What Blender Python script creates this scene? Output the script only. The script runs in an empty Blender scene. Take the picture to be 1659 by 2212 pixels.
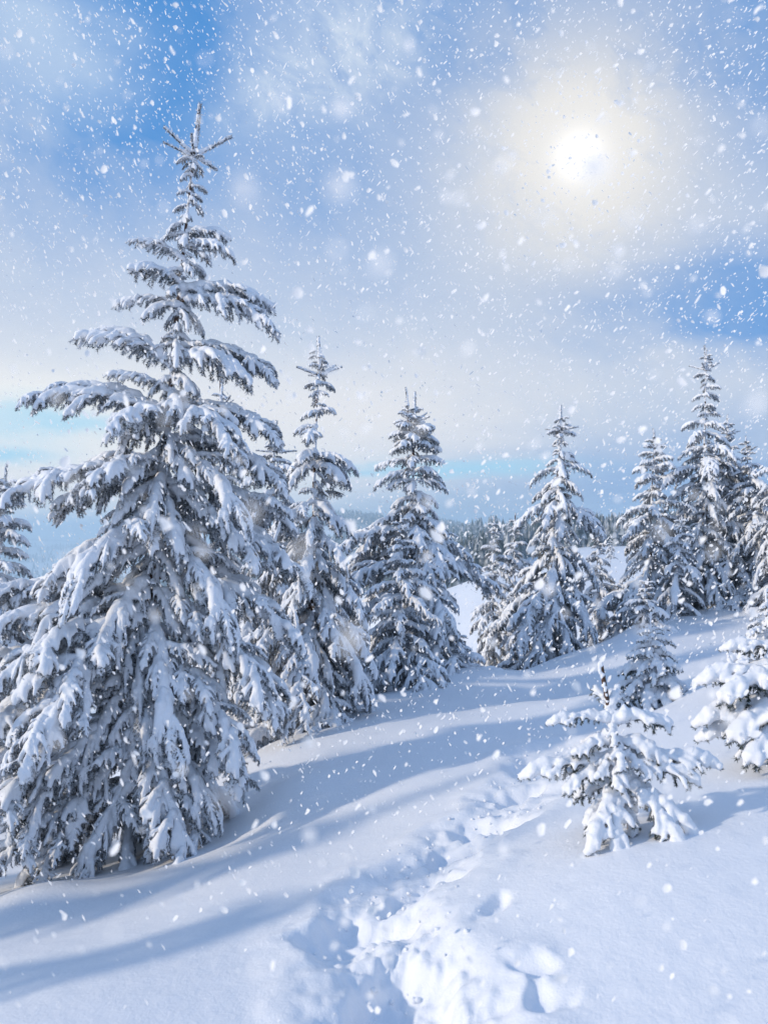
import bpy, math, random
import numpy as np
from mathutils import Vector
R = math.radians
scene = bpy.context.scene
COL = scene.collection

# ------------------------------------------------------------------ camera, sky, sun, exposure
F_PX = 850.0                      # focal length in pixels of a 767 x 1024 frame
cam_d = bpy.data.cameras.new('camera')
cam = bpy.data.objects.new('camera', cam_d); COL.objects.link(cam)
cam.location = (0, 0, 0)          # eye level is z = 0; the snow lies below it
cam.rotation_euler = (R(90 + math.degrees(math.atan(18 / F_PX))), 0, 0)
cam_d.sensor_fit = 'VERTICAL'; cam_d.sensor_height = 24.0
cam_d.lens = 24.0 * F_PX / 1024
cam_d.clip_start = 0.05; cam_d.clip_end = 60000
cam_d.dof.use_dof = True; cam_d.dof.focus_distance = 7.5
cam_d.dof.aperture_fstop = cam_d.lens / 9.5     # pupil of 9.5 mm: only the nearest flakes go soft
scene.camera = cam

SUN_EL, SUN_TRAVEL = 19.0, (1.0, 0.28)          # low sun from the left, a little behind the viewer
tx, ty = SUN_TRAVEL; tl = math.hypot(tx, ty)
travel = Vector((tx / tl * math.cos(R(SUN_EL)), ty / tl * math.cos(R(SUN_EL)), -math.sin(R(SUN_EL))))
sun_d = bpy.data.lights.new('sun', 'SUN'); sun_d.energy = 2.75; sun_d.angle = R(2.4); sun_d.color = (1.0, 0.86, 0.68)
sun = bpy.data.objects.new('sun', sun_d); COL.objects.link(sun); sun.location = (-20, -5, 12)
sun.rotation_euler = travel.to_track_quat('-Z', 'Y').to_euler()

class N:
    """tiny wrapper to write node maths as expressions"""
    def __init__(s, t, sock): s.t, s.s = t, sock
    def _m(s, op, *o, clamp=False):
        n = s.t.nodes.new('ShaderNodeMath'); n.operation = op; n.use_clamp = clamp
        for i, v in enumerate((s,) + o):
            if isinstance(v, N): s.t.links.new(v.s, n.inputs[i])
            else: n.inputs[i].default_value = float(v)
        return N(s.t, n.outputs[0])
    def __add__(s, o): return s._m('ADD', o)
    def __sub__(s, o): return s._m('SUBTRACT', o)
    def __mul__(s, o): return s._m('MULTIPLY', o)
    def __truediv__(s, o): return s._m('DIVIDE', o)
    def sat(s): return s._m('ADD', 0.0, clamp=True)
def noise(t, vec, scale, detail=4, rough=0.55, dist=0.0):
    n = t.nodes.new('ShaderNodeTexNoise'); n.inputs['Scale'].default_value = scale
    n.inputs['Detail'].default_value = detail; n.inputs['Roughness'].default_value = rough
    n.inputs['Distortion'].default_value = dist
    if vec is not None: t.links.new(vec, n.inputs['Vector'])
    return N(t, n.outputs[0])
def mixc(t, fac, a, b):
    n = t.nodes.new('ShaderNodeMix'); n.data_type = 'RGBA'; n.clamp_factor = True
    for k, v in ((0, fac), (6, a), (7, b)):
        if isinstance(v, N): t.links.new(v.s, n.inputs[k])
        elif isinstance(v, (int, float)): n.inputs[k].default_value = v
        else: n.inputs[k].default_value = (*v, 1)
    return N(t, n.outputs[2])
def lin(r, g, b):
    f = lambda c: (c / 255 / 12.92) if c / 255 <= 0.04045 else ((c / 255 + 0.055) / 1.055) ** 2.4
    return (f(r), f(g), f(b))

world = bpy.data.worlds.new('World'); scene.world = world; world.use_nodes = True
wt = world.node_tree; wt.nodes.clear()
SKY_STRENGTH = 0.1
def build_sky():
    t = wt
    sky = t.nodes.new('ShaderNodeTexSky'); sky.sky_type = 'NISHITA'; sky.sun_disc = False
    sky.sun_elevation = R(SUN_EL); sky.sun_rotation = math.atan2(-tx, -ty)
    sky.altitude = 1200; sky.dust_density = 0.3; sky.ozone_density = 2.5
    co = t.nodes.new('ShaderNodeTexCoord'); g = co.outputs['Generated']
    sp = t.nodes.new('ShaderNodeSeparateXYZ'); t.links.new(g, sp.inputs[0])
    X, Y, Z = (N(t, o) for o in sp.outputs)
    az = X._m('ARCTAN2', Y) * 57.29578
    el = Z._m('ARCSINE') * 57.29578
    mp = t.nodes.new('ShaderNodeCombineXYZ')
    t.links.new((az * 0.035).s, mp.inputs[0]); t.links.new((el * 0.12).s, mp.inputs[1])
    band = noise(t, mp.outputs[0], 1.3, 5, 0.55, 0.6)          # long flat cloud streaks
    mp2 = t.nodes.new('ShaderNodeCombineXYZ')
    t.links.new((az * 0.06).s, mp2.inputs[0]); t.links.new((el * 0.075 + az * 0.02).s, mp2.inputs[1]); mp2.inputs[2].default_value = 7.3
    puff = noise(t, mp2.outputs[0], 1.6, 5, 0.55, 0.3)
    az2 = az + (puff - 0.5) * 14.0; el2 = el + (band - 0.5) * 7.0
    def blob(a, e, sa, se, k=0.0):
        da = (az2 - a) / sa; de = (el2 - e - (az2 - a) * k) / se
        return (da * da + de * de)._m('MULTIPLY', -1.0)._m('EXPONENT')
    def to(px, py):                 # where in the sky a detail of the photograph lies
        x = px / 1659 * 767 - 383.5; y = 530 - py / 2212 * 1024
        return math.degrees(math.atan(x / F_PX)), math.degrees(math.atan(y / math.hypot(x, F_PX)))
    clear = mixc(t, 0.85, N(t, sky.outputs[0]), tuple(c * 10 for c in lin(62, 140, 214)))
    # broad cloud deck: lavender grey, whiter near the horizon on the left
    lo = (el._m('SUBTRACT', 0.0) / 16.0).sat()
    deck = mixc(t, lo, tuple(c * 10 for c in lin(220, 224, 229)), tuple(c * 10 for c in lin(182, 196, 220)))
    fine = noise(t, mp2.outputs[0], 5.5, 7, 0.62, 0.8)
    wisp = (band * .55 + fine * .45)
    deck = mixc(t, ((wisp - 0.44) * 5.0).sat() * 0.75, deck, tuple(c * 10 for c in lin(210, 217, 227)))
    # how much blue shows: patches plus thin veil
    patches = [((230, 60), 8, 6, 1.0, 0.0), ((330, 330), 9, 6, .42, .2), ((820, 330), 7, 9, .42, 0), ((980, 30), 7, 4, .6, 0), ((1640, 20), 6, 8, 1.1, 0), ((1300, 30), 9, 4, .6, 0), ((1400, 60), 8, 4, .4, 0),
               ((1700, 680), 8.5, 3.2, 1.5, -.12), ((1480, 640), 7, 2.0, .35, -.15), ((1200, 640), 9, 5, .25, 0)]
    blue = None
    for (p, sa, se, w, k) in patches:
        a, e = to(*p); b = blob(a, e, sa, se, k) * w
        blue = b if blue is None else blue + b
    out_of_view = ((el - 36.0) / 14.0).sat() * 0.3 + ((az._m('ABSOLUTE') - 32.0) / 30.0).sat() * 0.25
    blue = blue + out_of_view * ((puff - 0.3) * 3.0).sat() + (puff - 0.5) * 0.6 + (fine - 0.5) * 0.7 + ((el - 15.0) / 20.0).sat() * 0.34
    col = mixc(t, blue.sat(), deck, clear)
    a, e = to(700, 110); col = mixc(t, (blob(a, e, 6, 3.4, .4) * 1.0).sat() * ((fine - .3) * 3.0).sat(), col, tuple(c * 10 for c in lin(205, 218, 234)))
    a, e = to(60, 60); col = mixc(t, (blob(a, e, 5, 4, 0) * .8).sat(), col, tuple(c * 10 for c in lin(190, 208, 230)))
    # dark blue-grey cloud bank low on the right
    a, e = to(1500, 1060); col = mixc(t, (blob(a, e, 17, 4.2) * 1.1).sat() * 0.95, col, tuple(c * 10 for c in lin(124, 160, 208)))
    a, e = to(900, 1110); col = mixc(t, (blob(a, e, 9, 1.8)).sat() * 0.8, col, tuple(c * 10 for c in lin(150, 176, 208)))
    # cream band low on the left and turquoise slits
    a, e = to(100, 960); col = mixc(t, (blob(a, e, 19, 4.4) * 1.3).sat(), col, tuple(c * 10 for c in lin(242, 240, 235)))
    a, e = to(60, 1060); col = mixc(t, (blob(a, e, 13, 2.6) * 1.2).sat(), col, tuple(c * 10 for c in lin(242, 238, 232)))
    a, e = to(780, 900); col = mixc(t, (blob(a, e, 14, 3.6) * 1.0).sat(), col, tuple(c * 10 for c in lin(232, 230, 230)))
    for (p, sa, se, w) in (((150, 912), 6, 0.75, .8), ((10, 962), 4, .6, .9), ((1000, 1016), 7, .55, 1.0), ((760, 1012), 4, .5, .7)):
        a, e = to(*p)
        col = mixc(t, (blob(a, e, sa, se) * w).sat(), col, tuple(c * 10 for c in lin(160, 212, 236)))
    # veiled disc of brightness behind the cloud
    a0, e0 = to(1255, 330)
    da = (az - a0) * 0.93; de = el - e0; d2 = da * da + de * de
    glow = (d2 * (-1 / 42.0))._m('EXPONENT') * 0.7
    glow = glow + (d2 * (-1 / 150.0))._m('EXPONENT') * 0.52
    col = mixc(t, (glow * ((puff * .5 + fine * .5 - .1) * 2.4).sat()).sat(), col, tuple(c * 10 for c in lin(226, 224, 221)))
    core = (d2 * (-1 / 1.6))._m('EXPONENT') * 1.0 + (d2 * (-1 / 7.0))._m('EXPONENT') * 0.3
    col = mixc(t, core.sat(), col, (11.6, 11.2, 10.7))
    # snow-bright haze under the horizon
    col = mixc(t, (el * -0.4).sat(), col, tuple(c * 10 for c in lin(150, 178, 210)))
    bg = t.nodes.new('ShaderNodeBackground'); bg.inputs[1].default_value = SKY_STRENGTH
    t.links.new(col.s, bg.inputs[0])
    out = t.nodes.new('ShaderNodeOutputWorld'); t.links.new(bg.outputs[0], out.inputs[0])
build_sky()
world.cycles.sampling_method = 'MANUAL'; world.cycles.sample_map_resolution = 512
vs = scene.view_settings
vs.view_transform = 'Standard'; vs.look = 'None'; vs.exposure = 0.14; vs.gamma = 1.0; vs.use_curve_mapping = False
cy = scene.cycles
cy.max_bounces = 5; cy.diffuse_bounces = 3; cy.glossy_bounces = 1; cy.transmission_bounces = 2; cy.volume_bounces = 1; cy.transparent_max_bounces = 4
cy.sample_clamp_indirect = 6

# ------------------------------------------------------------------ materials
def new_mat(name):
    m = bpy.data.materials.new(name); m.use_nodes = True
    t = m.node_tree; b = t.nodes['Principled BSDF']; return m, t, b
def snow_mat(name, grain, amount, coarse=3.0):
    m, t, b = new_mat(name)
    co = t.nodes.new('ShaderNodeTexCoord').outputs['Object']
    n1 = noise(t, co, coarse, 3); 
    c = mixc(t, n1, (0.83, 0.86, 0.92), (0.88, 0.895, 0.925))
    t.links.new(c.s, b.inputs['Base Color'])
    b.inputs['Roughness'].default_value = 0.55
    b.inputs['Specular IOR Level'].default_value = 0.25
    bp = t.nodes.new('ShaderNodeBump'); bp.inputs['Strength'].default_value = amount; bp.inputs['Distance'].default_value = 0.01
    n2 = noise(t, co, grain, 4, 0.7)
    t.links.new(n2.s, bp.inputs['Height']); t.links.new(bp.outputs[0], b.inputs['Normal'])
    return m
M_SNOW = snow_mat('snow_on_branches', 55, 0.55)
M_GROUND = snow_mat('ground_snow', 38, 0.5, 0.6)
def wooded(m):      # far slopes too distant for single trees are clothed in forest
    t = m.node_tree; b = t.nodes['Principled BSDF']; old = b.inputs['Base Color'].links[0].from_socket
    a = t.nodes.new('ShaderNodeAttribute'); a.attribute_name = 'wooded'
    n = noise(t, t.nodes.new('ShaderNodeTexCoord').outputs['Object'], .05, 5, .75)
    f = (N(t, a.outputs['Fac']) * 1.5 - 0.6 + n * .6).sat()
    t.links.new(mixc(t, f, N(t, old), (.045, .065, .062)).s, b.inputs['Base Color'])
wooded(M_GROUND)
def needle_mat(name, frost, dark, pale):
    m, t, b = new_mat(name)
    co = t.nodes.new('ShaderNodeTexCoord').outputs['Object']
    n = noise(t, co, 70, 2, 0.6); n2 = noise(t, co, 9, 3, 0.6)
    f = ((n - 0.5) * 9.0 + (n2 - 0.5) * 3.0 + frost).sat()
    c = mixc(t, f, dark, pale)
    t.links.new(c.s, b.inputs['Base Color']); b.inputs['Roughness'].default_value = 0.7
    b.inputs['Specular IOR Level'].default_value = 0.2
    return m
M_NEEDLE = needle_mat('frosted_needles', 0.58, (0.016, 0.026, 0.024), (0.60, 0.63, 0.68))
M_NEEDLE_DARK = needle_mat('green_needles', 0.15, (0.022, 0.036, 0.026), (0.45, 0.48, 0.5))
def bark_mat():
    m, t, b = new_mat('spruce_bark')
    co = t.nodes.new('ShaderNodeTexCoord').outputs['Object']
    n = noise(t, co, 22, 5, 0.7)
    c = mixc(t, ((n - 0.35) * 3).sat(), (0.030, 0.018, 0.013), (0.12, 0.062, 0.038))
    t.links.new(c.s, b.inputs['Base Color']); b.inputs['Roughness'].default_value = 0.9
    bp = t.nodes.new('ShaderNodeBump'); bp.inputs['Strength'].default_value = 0.8; bp.inputs['Distance'].default_value = 0.01
    t.links.new(n.s, bp.inputs['Height']); t.links.new(bp.outputs[0], b.inputs['Normal'])
    return m
M_BARK = bark_mat()
def plastered_mat():
    m = bark_mat(); m.name = 'snow_plastered_bark'; t = m.node_tree; b = t.nodes['Principled BSDF']
    old = b.inputs['Base Color'].links[0].from_socket
    n = noise(t, t.nodes.new('ShaderNodeTexCoord').outputs['Object'], 9, 4, .65)
    t.links.new(mixc(t, ((n - .42) * 9).sat(), N(t, old), (.8, .83, .88)).s, b.inputs['Base Color']); return m
M_TRUNK = plastered_mat()

# ------------------------------------------------------------------ mesh helpers
def mesh_np(name, V, Fc, mats, smooth=False, mat_idx=None):
    """V (n,3); Fc list of (m,k) arrays of equal k each"""
    me = bpy.data.meshes.new(name)
    V = np.asarray(V, np.float32)
    me.vertices.add(len(V)); me.vertices.foreach_set('co', V.ravel())
    Fc = [f for f in Fc if len(f)]
    loops = np.concatenate([f.ravel() for f in Fc]).astype(np.int32)
    tot = np.concatenate([np.full(len(f), f.shape[1]) for f in Fc]).astype(np.int32)
    start = np.concatenate([[0], np.cumsum(tot)[:-1]]).astype(np.int32)
    me.loops.add(len(loops)); me.loops.foreach_set('vertex_index', loops)
    me.polygons.add(len(tot)); me.polygons.foreach_set('loop_start', start); me.polygons.foreach_set('loop_total', tot)
    me.polygons.foreach_set('use_smooth', np.full(len(tot), smooth))
    for m in mats: me.materials.append(m)
    if mat_idx is not None: me.polygons.foreach_set('material_index', np.asarray(mat_idx, np.int32))
    me.update(calc_edges=True); me.validate()
    return me
def obj(name, me, parent=None, loc=(0, 0, 0)):
    o = bpy.data.objects.new(name, me); COL.objects.link(o); o.location = loc
    if parent is not None: o.parent = parent
    return o
def tag(o, label=None, cat=None, group=None, kind=None):
    for k, v in (('label', label), ('category', cat), ('group', group), ('kind', kind)):
        if v: o[k] = v
    return o
def tube(P, rad, sides=6, flat=1.0):
    """closed tube round a polyline; returns verts, quads, tris"""
    P = np.asarray(P, float); n = len(P); rad = np.asarray(rad, float)
    T = np.gradient(P, axis=0); T /= np.linalg.norm(T, axis=1)[:, None] + 1e-9
    up = np.array([0, 0, 1.0]); side = np.cross(T, up)
    bad = np.linalg.norm(side, axis=1) < 0.15
    side[bad] = np.cross(T[bad], np.array([0, 1.0, 0])) 
    side /= np.linalg.norm(side, axis=1)[:, None] + 1e-9
    u = np.cross(side, T)
    a = np.linspace(0, 2 * np.pi, sides, endpoint=False)
    ring = P[:, None, :] + rad[:, None, None] * (np.cos(a)[None, :, None] * side[:, None, :] + flat * np.sin(a)[None, :, None] * u[:, None, :])
    V = np.concatenate([ring.reshape(-1, 3), P[:1] - T[:1] * rad[0] * .6, P[-1:] + T[-1:] * rad[-1] * .6])
    i = np.arange(n - 1)[:, None] * sides; j = np.arange(sides)[None, :]; k = (j + 1) % sides
    Q = np.stack([i + j, i + k, i + sides + k, i + sides + j], -1).reshape(-1, 4)
    j = np.arange(sides); k = (j + 1) % sides; b = (n - 1) * sides
    T1 = np.stack([k, j, np.full(sides, n * sides)], -1); T2 = np.stack([b + j, b + k, np.full(sides, n * sides + 1)], -1)
    return V, Q, np.concatenate([T1, T2])
class Acc:
    def __init__(s): s.V, s.Q, s.T, s.n, s.qm, s.tm = [], [], [], 0, [], []
    def add(s, V, Q, T, m=0):
        s.V.append(V)
        if len(Q): s.Q.append(Q + s.n); s.qm.append(np.full(len(Q), m))
        if len(T): s.T.append(T + s.n); s.tm.append(np.full(len(T), m))
        s.n += len(V)
    def mesh(s, name, mats, smooth=False):
        fc, mi = [], []
        if s.Q: fc.append(np.concatenate(s.Q)); mi += s.qm
        if s.T: fc.append(np.concatenate(s.T)); mi += s.tm
        return mesh_np(name, np.concatenate(s.V), fc, mats, smooth, np.concatenate(mi))
def remeshed(acc, name, voxel, mats, noise_amp=0.0, seed=0, smooth_it=2):
    me = acc.mesh(name, mats)
    o = bpy.data.objects.new('tmp', me); COL.objects.link(o)
    r = o.modifiers.new('r', 'REMESH'); r.mode = 'VOXEL'; r.voxel_size = voxel
    if smooth_it:
        s = o.modifiers.new('s', 'SMOOTH'); s.iterations = smooth_it; s.factor = 0.5
    dg = bpy.context.evaluated_depsgraph_get()
    out = bpy.data.meshes.new_from_object(o.evaluated_get(dg))
    bpy.data.objects.remove(o); bpy.data.meshes.remove(me)
    out.name = name
    out.materials.clear()
    for m in mats: out.materials.append(m)
    n = len(out.vertices); co = np.empty(n * 3, np.float32); out.vertices.foreach_get('co', co); co = co.reshape(-1, 3)
    if noise_amp:
        no = np.empty(n * 3, np.float32); out.vertices.foreach_get('normal', no); no = no.reshape(-1, 3)
        rs = np.random.default_rng(seed); s = 0
        for f, a in ((18, 1.0), (33, .6), (60, .35)):
            for _ in range(3):
                k = rs.normal(size=3) * f; s = s + a * np.sin(co @ k + rs.uniform(0, 6.28))
        co = co + no * (s * noise_amp / 3)[:, None]
        out.vertices.foreach_set('co', co.astype(np.float32).ravel())
    out.polygons.foreach_set('material_index', np.zeros(len(out.polygons), np.int32))
    out.polygons.foreach_set('use_smooth', np.ones(len(out.polygons), bool))
    out.update()
    return out

# ------------------------------------------------------------------ spruce branches
def needles(paths, step, per, ln, wd, rs, acc, m=0):
    """paths: list of (k,3) polylines. Bristles of single triangles all round each twig."""
    B, D = [], []
    for P in paths:
        P = np.asarray(P); seg = np.diff(P, axis=0); L = np.linalg.norm(seg, axis=1); c = np.concatenate([[0], np.cumsum(L)])
        if c[-1] < step: continue
        s = np.repeat(np.arange(0, c[-1], step), per); s = np.clip(s + rs.uniform(-step, step, len(s)) * .5, 0, c[-1] - 1e-5)
        i = np.clip(np.searchsorted(c, s, side='right') - 1, 0, len(L) - 1)
        B.append(P[i] + seg[i] * ((s - c[i]) / L[i])[:, None]); D.append(seg[i] / L[i][:, None])
    B = np.concatenate(B); D = np.concatenate(D); n = len(B)
    r = rs.normal(size=(n, 3)); r -= D * np.sum(r * D, 1)[:, None]; r /= np.linalg.norm(r, axis=1)[:, None] + 1e-9
    d = D * .75 + r * .8; d /= np.linalg.norm(d, axis=1)[:, None]
    w = np.cross(d, rs.normal(size=(n, 3))); w /= np.linalg.norm(w, axis=1)[:, None] + 1e-9
    l = ln * rs.uniform(.7, 1.2, n)[:, None]
    V = np.stack([B - w * wd, B + w * wd, B + d * l], 1).reshape(-1, 3)
    acc.add(V, np.zeros((0, 4), int), np.arange(3 * n).reshape(-1, 3), m)

def curve(p0, yaw0, pit0, L, n, dpit, dyaw=0.0, rs=None, wob=0.0):
    P = [np.array(p0, float)]; s = L / n
    for k in range(n):
        u = (k + .5) / n
        p = max(-1.5, pit0 + dpit * u ** 1.2) + (rs.normal() * wob if rs is not None else 0); y = yaw0 + dyaw * u + (rs.normal() * wob if rs is not None else 0)
        P.append(P[-1] + s * np.array([math.cos(p) * math.cos(y), math.cos(p) * math.sin(y), math.sin(p)]))
    return np.array(P)

def snow_tube(P, r, rs, acc, lift=.7, sides=7, taper=.62):
    """a lumpy load of snow lying on a twig: thick where flat, thin where steep"""
    P = np.asarray(P); n = len(P)
    d = np.gradient(P, axis=0); hz = np.hypot(d[:, 0], d[:, 1]) / (np.linalg.norm(d, axis=1) + 1e-9)
    u = np.linspace(0, 1, n)
    rad = r * (.5 + .5 * hz) * (1 - (1 - taper) * u) * rs.uniform(.55, 1.3, n)
    Q = P + np.array([0, 0, 1.0]) * (rad * lift)[:, None]
    acc.add(*tube(Q, rad, sides))

def make_branch(seed, L, pit0, pit1, twl, step, hang, snow_r, needle_ln, voxel, sub_step=.055, under=1.0, mat=None, needle_step=.0072, sub=True, width=1.0):
    rs = np.random.default_rng(seed)
    na = max(8, int(L / .06))
    A = curve((0, 0, 0), 0, R(pit0), L, na, R(pit1 - pit0), rs=rs, wob=.05)
    c = np.linspace(0, 1, na + 1)
    at = lambda t: np.array([np.interp(t, c, A[:, k]) for k in range(3)])
    paths = [A]; wood = Acc(); snow = Acc()
    wood.add(*tube(A, np.interp(c, [0, 1], [.006 + .006 * L, .003]), 5), 1)
    snow_tube(A[max(0, int(.06 * na)):], snow_r * 1.7, rs, snow, .5, 8)
    s = .10 * L; side = 1
    while s < L * .99:
        t = s / L; side = -side
        d = at(min(1, t + .03)) - at(max(0, t - .03)); ap = math.atan2(d[2], math.hypot(d[0], d[1])); ay = math.atan2(d[1], d[0])
        l = twl * min(1.0, .35 + 1.6 * t) * min(1.0, (1 - t) * 1.35 + .30) * rs.uniform(.72, 1.25)
        yw = side * R(rs.uniform(42, 66) * (1 - .35 * t)) * width
        k = max(3, int(l / .04))
        tw = curve(at(t), ay + yw, ap + R(rs.uniform(-8, 12)), l, k, -R(hang * rs.uniform(.6, 1.3)), -yw * .35, rs, .06)
        paths.append(tw); snow_tube(tw, snow_r * rs.uniform(.8, 1.3), rs, snow)
        wood.add(*tube(tw, np.linspace(.0035, .002, len(tw)), 4), np.zeros((0,3),int), 1) if False else None
        if sub and l > .1:
            q = .3 * l; sd = side
            while q < l * .95:
                u = q / l; sd = -sd; ii = min(k - 1, int(u * k)); dd = tw[ii + 1] - tw[ii]
                pp = math.atan2(dd[2], math.hypot(dd[0], dd[1])); py = math.atan2(dd[1], dd[0])
                sl = (.34 * l * (1.05 - u) + .035) * rs.uniform(.7, 1.2)
                st = curve(tw[ii] + dd * .5, py + sd * R(rs.uniform(30, 50)), pp - R(rs.uniform(0, 20)), sl, 3, -R(20), rs=rs, wob=.05)
                paths.append(st); snow_tube(st, snow_r * rs.uniform(.6, 1.0), rs, snow, sides=6)
                q += sub_step * rs.uniform(.8, 1.2)
        # twiglets that hang under the branch, nearly bare
        for _u in range(1 + (under > .8) * 2):
            if rs.uniform() > under: continue
            hl = l * rs.uniform(.35, .85)
            hg = curve(at(t), ay + side * R(rs.uniform(10, 90)), ap - R(rs.uniform(35, 60)), hl, 4, -R(35), rs=rs, wob=.1)
            paths.append(hg)
            if rs.uniform() < .6: snow_tube(hg[rs.integers(0, 2):], snow_r * .62, rs, snow, sides=6)
        s += step * rs.uniform(.75, 1.25)
    needles(paths, needle_step, 4, needle_ln, .0016 + needle_ln * .045, rs, wood, 0)
    bm = wood.mesh('spruce_branch', [mat or M_NEEDLE, M_BARK])
    sm = remeshed(snow, 'branch_snow', voxel, [M_SNOW], .0075, seed)
    chord = A[-1]
    return dict(b=bm, s=sm, A=A, L=float(np.linalg.norm(chord)), p=math.atan2(chord[2], math.hypot(chord[0], chord[1])), y=math.atan2(chord[1], chord[0]))

LIB = []
sd = 11
for (L, tw, stp, sr) in ((.36, .14, .036, .0185), (.7, .21, .042, .0228), (1.15, .26, .045, .0255), (1.75, .31, .048, .028)):
    for (p0, p1) in ((18, -32), (5, -62), (-25, -78)):
        for _ in range(2):
            sd += 1
            LIB.append(make_branch(sd, L, p0, p1, tw, stp, 52, sr, .025, .0105 if L < 1 else .0125, under=.9))
def read(me):
    n = len(me.vertices); co = np.empty(n * 3, np.float32); me.vertices.foreach_get('co', co)
    m = len(me.loops); lv = np.empty(m, np.int32); me.loops.foreach_get('vertex_index', lv)
    k = len(me.polygons); tt = np.empty(k, np.int32); me.polygons.foreach_get('loop_total', tt); mi = np.empty(k, np.int32); me.polygons.foreach_get('material_index', mi)
    st = np.concatenate([[0], np.cumsum(tt)[:-1]])
    q = tt == 4; t3 = tt == 3
    return co.reshape(-1, 3), lv[st[q][:, None] + np.arange(4)], lv[st[t3][:, None] + np.arange(3)], mi[q], mi[t3]
def fan_out(v, seed, n, lo, hi):
    '''dress a long bough with smaller sprays along both sides, as parts of the same bough'''
    rs = np.random.default_rng(seed); small = [w for w in LIB if w['L'] < .8]
    out = {}
    spec = []
    for k in range(n):
        u = .18 + .8 * (k + rs.uniform(-.3, .3)) / n; w = small[rs.integers(0, len(small))]
        yaw = (1 if k % 2 else -1) * R(rs.uniform(22, 70)); L = rs.uniform(lo, hi) * min(1, .55 + 1.2 * (1 - u)); spec.append((u, w, yaw, L, R(rs.uniform(-25, 10)), rs.uniform(-.3, .3)))
    for key, nm, mats in (('b', 'spruce_bough', [M_NEEDLE, M_BARK]), ('s', 'bough_snow', [M_SNOW])):
        acc = Acc()
        def put(me, M=None, off=None):
            co, q, t3, mq, mt = read(me)
            if M is not None: co = co @ M.T + off
            acc.V.append(co); acc.Q.append(q + acc.n); acc.T.append(t3 + acc.n); acc.qm.append(mq); acc.tm.append(mt); acc.n += len(co)
        put(v[key])
        A = v['A']; c = np.linspace(0, 1, len(A))
        for (u, w, yaw, L, dp, roll) in spec:
            p = np.array([np.interp(u, c, A[:, i]) for i in range(3)]); d = np.array([np.interp(min(1, u + .05), c, A[:, i]) for i in range(3)]) - np.array([np.interp(u - .05, c, A[:, i]) for i in range(3)])
            az = math.atan2(d[1], d[0]) + yaw; pt = math.atan2(d[2], math.hypot(d[0], d[1])) * .6 + dp - w['p'] * .5; sc = L / w['L']
            Rz = np.array([[math.cos(az), -math.sin(az), 0], [math.sin(az), math.cos(az), 0], [0, 0, 1]])
            Ry = np.array([[math.cos(pt), 0, -math.sin(pt)], [0, 1, 0], [math.sin(pt), 0, math.cos(pt)]])
            Rx = np.array([[1, 0, 0], [0, math.cos(roll), -math.sin(roll)], [0, math.sin(roll), math.cos(roll)]])
            put(w[key], Rz @ Ry @ Rx * sc, p)
        v[key] = acc.mesh(nm, mats, key == 's')
for i, v in enumerate(LIB):
    if v['L'] > 1.4: fan_out(v, 500 + i, 13, .36, .62)
    elif v['L'] > .9: fan_out(v, 500 + i, 8, .26, .45)
SHOOTS = []
for i in range(3):          # bare rimed leading shoots of the tree tops
    rs = np.random.default_rng(90 + i); a = Acc()
    P = curve((0, 0, 0), 0, 0, .42, 8, 0, rs=rs, wob=.05)
    a.add(*tube(P, np.linspace(.012, .007, 9), 5), 1)
    needles([P], .0022, 7, .030, .0030, rs, a, 0)
    s = Acc(); snow_tube(P[1:], .022, rs, s, .5, 6)
    for k in range(60):
        u = rs.uniform(.05, 1); c = P[int(u * 8)] + rs.normal(size=3) * .018
        s.add(*tube([c, c + rs.normal(size=3) * .008], [.007, .006], 5))
    SHOOTS.append(dict(b=a.mesh('shoot', [M_NEEDLE, M_BARK]), s=remeshed(s, 'shoot_rime', .006, [M_SNOW], .001, i), L=.42, p=0, y=0))

def place(root, lib, start, vec, roll=0.0, name='branch', snow=True):
    """put one branch under root so that its chord runs from start along vec (root's space)"""
    L = vec.length; az = math.atan2(vec.y, vec.x); pt = math.atan2(vec.z, math.hypot(vec.x, vec.y))
    o = obj(name, lib['b'], root, start)
    s = L / lib['L']
    o.scale = (s, s, s)
    o.rotation_euler = (roll, -(pt - lib['p']), az - lib['y'])
    if snow: obj('snow_load', lib['s'], o)
    return o
def pick(L, pit, rnd):
    best = sorted(LIB, key=lambda v: abs(math.log(v['L'] / L)) * 1.2 + abs(v['p'] - pit) * 1.4 + rnd.uniform(0, .25))
    return best[0]

def at_px(px, py, D):      # where a point of the photograph (1659 x 2212 reading) lies at distance D
    return Vector(((px / 1659 * 767 - 383.5) / F_PX * D, D, (530 - py / 2212 * 1024) / F_PX * D))
def trunk_mesh(top, rad, rs, bend=.02, tip=.06, mat=None):
    n = 14; u = np.linspace(0, 1, n)
    P = np.array([[top.x * k + math.sin(k * 5 + rs.uniform(0, 1)) * bend * (1 - k) * k * 4, top.y * k, top.z * k] for k in u])
    P[0, 2] -= .35
    a = Acc(); a.add(*tube(P, np.maximum(rad * (1 - u) ** .8, .006 + rad * tip), 8)); return a.mesh('trunk', [mat or M_TRUNK], True)

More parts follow.
